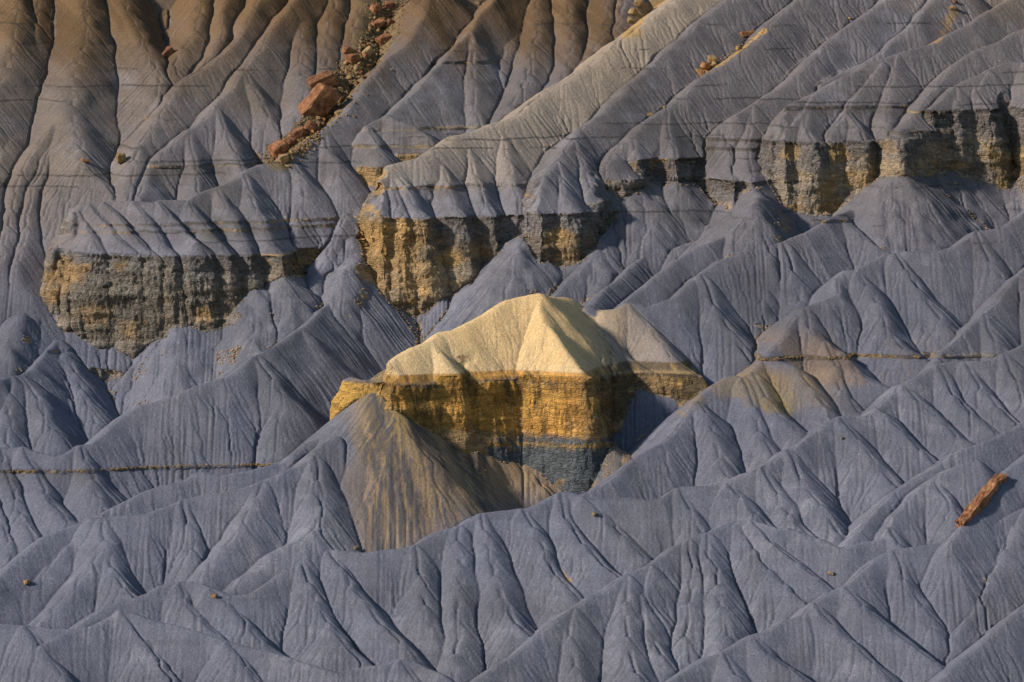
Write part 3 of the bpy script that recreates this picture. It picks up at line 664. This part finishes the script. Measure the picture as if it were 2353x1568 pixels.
# relief finer than the mesh: grain everywhere, cracks and beds on the cliffs
mp = nd('ShaderNodeMapping'); mp.inputs['Scale'].default_value = (1.6, 1.6, 5.0); L_(tc.outputs['Object'], mp.inputs['Vector'])
cr = nz(1.5, 6, .65, mp.outputs[0]); vo = nd('ShaderNodeTexVoronoi', feature='DISTANCE_TO_EDGE'); vo.inputs['Scale'].default_value = .8; L_(va.outputs[0], vo.inputs['Vector'])
gr = nz(5.0, 5, .75)
crk = mth('ADD', cr.outputs['Fac'], mth('MINIMUM', mth('MULTIPLY', vo.outputs['Distance'], 3.0), .35))
hgt = mth('ADD', mth('MULTIPLY', gr.outputs['Fac'], .16), mth('MULTIPLY', mth('MULTIPLY', crk, at.outputs['Alpha']), .5))
bp = nd('ShaderNodeBump'); bp.inputs['Strength'].default_value = .8; bp.inputs['Distance'].default_value = 1.0; L_(hgt, bp.inputs['Height']); L_(bp.outputs[0], bs.inputs['Normal'])
me.materials.append(mat)

# ------------------------------------------------------------------ rocks
import bmesh
def lumpy(name, seed, size, flat=(1, 1, 1), n=16, mat_=None, rough=.06):
    """angular block: hull of random points, bevelled, cut finer and roughened"""
    r = random.Random(seed); bm = bmesh.new()
    for c_ in range(8): bm.verts.new([(1 if c_ >> i & 1 else -1) * r.uniform(.62, 1.0) * size * flat[i] * .5 for i in range(3)])
    for _ in range(n - 8):
        q = Vector([r.uniform(-1, 1) for _ in range(3)]); m_ = max(abs(c) for c in q); q = q / m_ * r.uniform(.8, .95)
        bm.verts.new([q[i] * size * flat[i] * .5 for i in range(3)])
    res = bmesh.ops.convex_hull(bm, input=bm.verts)
    bmesh.ops.delete(bm, geom=[g_ for g_ in res['geom_interior'] if isinstance(g_, bmesh.types.BMVert)], context='VERTS')
    bmesh.ops.triangulate(bm, faces=bm.faces[:])
    bmesh.ops.subdivide_edges(bm, edges=bm.edges[:], cuts=3 if size > 1.5 else 1, use_grid_fill=True)
    bmesh.ops.triangulate(bm, faces=bm.faces[:])
    bmesh.ops.smooth_vert(bm, verts=bm.verts[:], factor=.5, use_axis_x=True, use_axis_y=True, use_axis_z=True)
    th_ = size * min(flat); bm.normal_update(); mv = []
    for v_ in bm.verts:
        k_ = mnoise.fractal(v_.co * (1.6 / th_) + Vector((seed, 0, 0)), 1.0, 2.0, 4) + .5 * mnoise.noise(Vector((seed, 3, v_.co.z * 7 / th_)))
        mv.append(v_.normal * k_ * th_ * rough)
    for v_, q in zip(bm.verts, mv): v_.co += q
    m_ = bpy.data.meshes.new(name); bm.to_mesh(m_); bm.free(); m_.materials.append(mat_); return m_
def slab_mesh(name, seed, L3, W3, H3, mat_):
    """long split slab: box cut into a lattice, ends broken unevenly, faces rough"""
    bm = bmesh.new(); bmesh.ops.create_cube(bm, size=1.0); bmesh.ops.subdivide_edges(bm, edges=bm.edges[:], cuts=15, use_grid_fill=True)
    for v_ in bm.verts:
        x_, y_, z_ = v_.co; tp = 1 - .45 * max(0, -x_) - .15 * max(0, x_)
        co_ = Vector((x_ * L3 + .35 * mnoise.noise(Vector((seed, y_ * 3, z_ * 3))) * (1 if abs(x_) > .3 else 0), y_ * W3 * tp, z_ * H3 * tp))
        co_ += Vector((0, .16, .16)) * mnoise.fractal(Vector((x_ * 7 + seed, y_ * 2.5, z_ * 2.5)), 1, 2, 4) + Vector((0, 0, .10)) * mnoise.noise(Vector((x_ * 14, seed, y_ * 5)))
        v_.co = co_
    m_ = bpy.data.meshes.new(name); bm.to_mesh(m_); bm.free(); m_.materials.append(mat_); return m_
def rockmat(name, c1, c2, c3):
    m_ = bpy.data.materials.new(name); m_.use_nodes = True; t_ = m_.node_tree; N_ = t_.nodes; b_ = N_['Principled BSDF']; b_.inputs['Roughness'].default_value = .85; b_.inputs['Specular IOR Level'].default_value = .2
    tc_ = N_.new('ShaderNodeTexCoord'); oi = N_.new('ShaderNodeObjectInfo')
    a_ = N_.new('ShaderNodeTexNoise'); a_.inputs['Scale'].default_value = 1.3; a_.inputs['Detail'].default_value = 8; a_.inputs['Roughness'].default_value = .7; t_.links.new(tc_.outputs['Object'], a_.inputs['Vector'])
    rp = N_.new('ShaderNodeValToRGB'); rp.color_ramp.elements[0].position = .36; rp.color_ramp.elements[1].position = .66
    rp.color_ramp.elements[0].color = (*[float(q) for q in lin(c1)], 1); rp.color_ramp.elements[1].color = (*[float(q) for q in lin(c3)], 1)
    e_ = rp.color_ramp.elements.new(.5); e_.color = (*[float(q) for q in lin(c2)], 1); t_.links.new(a_.outputs['Fac'], rp.inputs[0])
    hs = N_.new('ShaderNodeHueSaturation'); mr = N_.new('ShaderNodeMapRange'); mr.inputs[3].default_value = .75; mr.inputs[4].default_value = 1.3
    t_.links.new(oi.outputs['Random'], mr.inputs[0]); t_.links.new(mr.outputs[0], hs.inputs['Value']); t_.links.new(rp.outputs[0], hs.inputs['Color']); t_.links.new(hs.outputs[0], b_.inputs['Base Color'])
    bn = N_.new('ShaderNodeTexNoise'); bn.inputs['Scale'].default_value = 6; bn.inputs['Detail'].default_value = 6; bp_ = N_.new('ShaderNodeBump'); bp_.inputs['Strength'].default_value = .7; bp_.inputs['Distance'].default_value = .12
    t_.links.new(tc_.outputs['Object'], bn.inputs['Vector']); t_.links.new(bn.outputs['Fac'], bp_.inputs['Height']); t_.links.new(bp_.outputs[0], b_.inputs['Normal'])
    return m_
RUST = rockmat('rust_sandstone', '4c3325', '7f573c', '997252'); TAN = rockmat('tan_sandstone', '5f4c34', '8a7250', 'a68d66'); GREY = rockmat('grey_brown_stone', '4d463f', '7a6b58', '94836a')
def put(name, me_, u, v, label, cat='boulder', group=None, rot=None, scale=1.0, sink=.3, size=1.0, kindname=None):
    p_, n_ = hit(u, v); o = bpy.data.objects.new(name, me_); sc.collection.objects.link(o)
    o.location = p_ + n_ * (size * (.5 - sink)); o.scale = (scale,) * 3 if isinstance(scale, (int, float)) else scale
    if rot is None: rot = [random.uniform(-.5, .5), random.uniform(-.5, .5), random.uniform(0, 6.28)]
    o.rotation_euler = rot; o['label'] = label; o['category'] = cat
    if group: o['group'] = group
    return o
K = .0425; CG = 'boulders in the rockfall chute'
def uni(name, seed, u, v, wpx, flat, mt, label, rot, sink=.25, group=None, n=16, cat='boulder'):
    sz = wpx * K * 1.08; put(name, lumpy(name, seed, sz, flat, n, mt), u, v, label, cat, group, rot, 1.0, sink, sz * min(flat[1:]))
# rot y < 0 lifts the right-hand end
uni('boulder', 3, 726, 250, 112, (1, .55, .52), RUST, 'largest rust-orange boulder, a long oval block low in the rockfall chute', (.2, -.85, .2), .2, CG, 26)
uni('boulder', 5, 741, 194, 80, (1, .6, .42), RUST, 'flat-topped rust slab resting just above the largest boulder', (.3, -.42, .15), .25, CG, 14)
uni('boulder', 8, 764, 222, 34, (.8, .7, 1), RUST, 'small rust block wedged at the upper right end of the largest boulder', (.1, .2, .4), .3, CG)
uni('boulder', 9, 643, 350, 46, (1, .8, .75), RUST, 'rust-brown boulder at the very foot of the rockfall chute', (.2, -.5, .5), .3, CG)
uni('boulder', 12, 664, 332, 34, (1, .8, .7), RUST, 'second boulder up from the foot of the rockfall chute', (.5, -.3, 1), .3, CG)
uni('boulder', 14, 684, 312, 40, (1, .7, .6), RUST, 'layered brown boulder left of the tall one under the largest boulder', (.2, -.5, .3), .3, CG)
uni('boulder', 15, 711, 302, 44, (.6, .6, 1), RUST, 'tall dark brown boulder just below the largest boulder', (.1, .5, .4), .3, CG)
uni('boulder', 17, 650, 368, 26, (1, .7, .8), TAN, 'pale yellow block at the lower tip of the rockfall', (.3, -.3, .4), .3, CG)
uni('boulder', 18, 783, 262, 26, (1, .7, .5), TAN, 'pale flat block at the right edge of the chute beside the largest boulder', (.2, -.2, .4), .3, CG)
uni('boulder', 21, 813, 142, 38, (1, .7, .75), RUST, 'red-brown boulder in mid chute above a small yellow block', (.2, -.2, .6), .3, CG)
uni('boulder', 22, 800, 120, 26, (1, .9, .8), RUST, 'rounded brown boulder at the left edge in mid chute', (.2, .2, .6), .3, CG)
uni('boulder', 23, 822, 160, 22, (1, .8, .7), TAN, 'small yellow block under the red-brown mid chute boulder', (.4, .3, .6), .25, CG)
uni('boulder', 24, 842, 126, 34, (1, .6, .6), TAN, 'long tan block leaning in mid chute', (.1, -.7, .3), .3, CG)
uni('boulder', 25, 884, 96, 40, (1, .7, .6), RUST, 'wide red-brown boulder on the right side of the upper chute', (.2, -.3, .5), .3, CG)
uni('boulder', 26, 866, 60, 34, (1, .7, .6), RUST, 'rust block on the left side of the upper chute', (.2, -.4, .5), .3, CG)
uni('boulder', 27, 897, 58, 26, (.8, .7, 1), RUST, 'upright rust block on the right side of the upper chute', (.2, .3, .5), .3, CG)
uni('boulder', 28, 860, 24, 32, (1, .8, .8), RUST, 'dark red boulder near the top of the chute', (.3, .2, .8), .3, CG)
uni('boulder', 29, 890, 16, 30, (1, .8, .7), RUST, 'orange boulder topmost in the rockfall chute', (.2, -.2, .8), .3, CG)
pa, pb = hit(2218, 1216)[0], hit(2338, 1078)[0]; dd = pb - pa
sl_ = put('sandstone_slab', slab_mesh('sandstone_slab', 37, 9.2, 1.15, .85, RUST), 2260, 1160, 'long narrow rust-brown slab lying on the crest of the grey slope at the right edge', 'slab', None, dd.to_track_quat('X', 'Z').to_euler())
sl_.location = hit(2262, 1152)[0] + Vector((-.3, -.2, .0))
print('slab', pa, pb, sl_.location)
uni('boulder', 33, 390, 128, 34, (1, .6, .75), RUST, 'lone orange block at the bottom of the dark gully, upper left', (.2, -.8, .4), .2)
uni('boulder', 34, 283, 372, 26, (1, .8, .9), TAN, 'tan block perched on the lip of the gully, left', (.2, -.2, .3), .0)
uni('boulder', 35, 195, 374, 22, (1, .8, .4), RUST, 'small dark cap rock on a pedestal, left of the tan block', (.1, .2, .3), -.1)
uni('boulder', 36, 1717, 82, 38, (1, .5, .34), RUST, 'flat dark red slab at the upper end of the tan debris strip', (.1, -.1, .2), .1)
DG = 'boulders of the tan debris strip'
for i_, (u_, v_, w_, lb) in enumerate([(1634, 142, 26, 'upper orange block of the cluster at the foot of the tan debris strip'), (1620, 156, 26, 'left orange block of the cluster at the foot of the tan debris strip'), (1640, 154, 22, 'right orange block of the cluster at the foot of the tan debris strip'), (1614, 170, 16, 'lowest small orange block at the foot of the tan debris strip'), (1696, 114, 14, 'small rust stone midway along the tan debris strip')]):
    uni('boulder', 40 + i_, u_, v_, w_, (1, .8, .8), RUST if i_ % 2 else TAN, lb, (.3, i_ * .4, i_), .2, DG)
TG = 'boulders of the tan debris at the top edge'
for i_, (u_, v_, w_, lb) in enumerate([(1463, 12, 26, 'uppermost tan block in the debris at the top edge'), (1452, 32, 22, 'middle tan block in the debris at the top edge'), (1446, 50, 18, 'lowest tan block in the debris at the top edge')]):
    uni('boulder', 50 + i_, u_, v_, w_, (1, .8, .9), TAN, lb, (.3, i_ * .4, i_), .2, TG)
for i_, (u_, v_, w_, mt_, lb) in enumerate([
    (1494, 268, 22, TAN, 'pale tan stone low on the grey slope below the tan ridge'), (1528, 248, 14, TAN, 'pale pinkish stone on a grey ridge crest above a larger pale one'),
    (1952, 44, 14, TAN, 'small tan stone in the gully at the upper right'), (2188, 22, 26, TAN, 'brown boulder in the gully at the top right'), (2194, 8, 18, RUST, 'small rust boulder above the brown one at the top right'),
    (60, 1342, 24, TAN, 'tan stone half buried on the lower left slope'), (492, 1374, 20, TAN, 'brown stone on the shaded right side of the small lower left peak'),
    (818, 1262, 16, GREY, 'grey stone at the foot of the slope below the butte'), (1366, 1184, 20, GREY, 'flat dark stone on the shaded slope right of the long central crest peak'),
    (1910, 1320, 20, GREY, 'grey-brown stone in the deep shaded hollow, lower right'), (1936, 1009, 12, GREY, 'small dark stone high on the right-hand blue-grey slope')]):
    uni('stone', 60 + i_, u_, v_, w_ * .8, (1, .7, .55), mt_, lb, (.2, -.1, i_), .15, None, 14, 'stone')
# lesser rocks of the chute: copies of a few blocks
protos = [lumpy('rock', 80 + i_, 1.0, (1, random.uniform(.6, .9), random.uniform(.5, .9)), 13, RUST if i_ % 3 == 0 else TAN) for i_ in range(8)]
cp = np.array(CHUTE, float); seg = np.hypot(*np.diff(cp, axis=0).T); cum = np.concatenate([[0], np.cumsum(seg)])
for i_ in range(170):
    t_ = random.uniform(0, cum[-1]); u_ = np.interp(t_, cum, cp[:, 0]); v_ = np.interp(t_, cum, cp[:, 1]); w_ = random.choice([8, 9, 10, 12, 14, 17, 20]) * K
    put('rock', protos[i_ % 8], u_ + random.gauss(2, 18), v_ + random.gauss(0, 8), 'small rust or tan rock among the rubble of the rockfall chute', 'rock', 'small rocks in the rockfall chute', None, (w_, w_ * random.uniform(.7, 1), w_ * random.uniform(.6, 1)), .25, w_)
# loose rubble nobody could count
def rubble(name, n, where, label):
    bm = bmesh.new()
    for _ in range(n):
        u_, v_, sp = where(); p_, n_ = hit(u_, v_); q = random.uniform(.04, .17) * sp
        ms = bmesh.ops.create_icosphere(bm, subdivisions=1, radius=q)
        M_ = Matrix.Rotation(random.uniform(0, 6), 3, Vector((random.random(), random.random(), random.random() + .1)).normalized())
        for v2 in ms['verts']: v2.co = M_ @ Vector((v2.co.x * random.uniform(.8, 1.3), v2.co.y * random.uniform(.7, 1), v2.co.z * random.uniform(.5, .9))) + p_
    m_ = bpy.data.meshes.new(name); bm.to_mesh(m_); bm.free(); m_.materials.append(TAN); o = bpy.data.objects.new(name, m_); sc.collection.objects.link(o)
    o['kind'] = 'stuff'; o['label'] = label; o['category'] = 'rubble'
def w1():
    t_ = random.uniform(0, cum[-1]); return np.interp(t_, cum, cp[:, 0]) + random.gauss(2, 19), np.interp(t_, cum, cp[:, 1]) + random.gauss(0, 8), 1.3
def w2():
    t_ = random.random(); return 1752 - 136 * t_ + random.gauss(0, 5), 76 + 96 * t_ + random.gauss(0, 5), .8
def rubble_cells(name, n, mask, lo, hi, label, mt_):
    jj, ii = np.nonzero(mask); sel = rng.integers(0, len(jj), n); base_ = bmesh.new(); bmesh.ops.create_icosphere(base_, subdivisions=1, radius=1); 
    bv = np.array([v_.co[:] for v_ in base_.verts]); bf = np.array([[v_.index for v_ in f_.verts] for f_ in base_.faces]); base_.free(); nv = len(bv)
    C_ = np.stack([X[jj[sel], ii[sel]], Y[jj[sel], ii[sel]], Z[jj[sel], ii[sel]]], 1); R_ = rng.uniform(lo, hi, (n, 1)) * rng.uniform(.6, 1.2, (n, 3)) * np.array([1.2, 1, .7])
    V_ = (bv[None] * (1 + .3 * rng.standard_normal((n, nv, 1)).clip(-1, 1)) * R_[:, None]) + C_[:, None]
    m_ = bpy.data.meshes.new(name); m_.from_pydata(V_.reshape(-1, 3).tolist(), [], (bf[None] + nv * np.arange(n)[:, None, None]).reshape(-1, 3).tolist()); m_.materials.append(mt_)
    o = bpy.data.objects.new(name, m_); sc.collection.objects.link(o); o['kind'] = 'stuff'; o['label'] = label; o['category'] = 'stones'
vis = (np.abs(X) < 55)
bedm = np.zeros(Z.shape, bool)
for g_, u_, v_ in (('U2', 300, 1072), ('N', 1850, 815), ('R7', 2220, 812), ('Q', 2050, 496)): bedm |= (GI == gid[g_]) & (np.abs(Z - face_z(g_, u_, v_) + .1) < .10)
rubble_cells('bed_stones', 1500, bedm & vis & (look(TB_, ST_ * 4, Z * 0 + 3) > -.6), .04, .13, 'line of small tan stones weathering out of a thin hard bed', TAN)
cb_ = blur(CL, 5); rubble_cells('scree', 2600, (cb_ > .04) & (cb_ < .3) & (Z < ztop - 2) & (ztop < 49) & vis, .04, .15, 'fallen stones scattered below the sandstone cliffs', GREY)
rubble('rubble', 3200, w1, 'tan and brown rubble filling the rockfall chute'); rubble('rubble', 200, w2, 'loose tan rubble on the debris strip, upper right')
print('done', round(time.time() - T0, 1), 's')
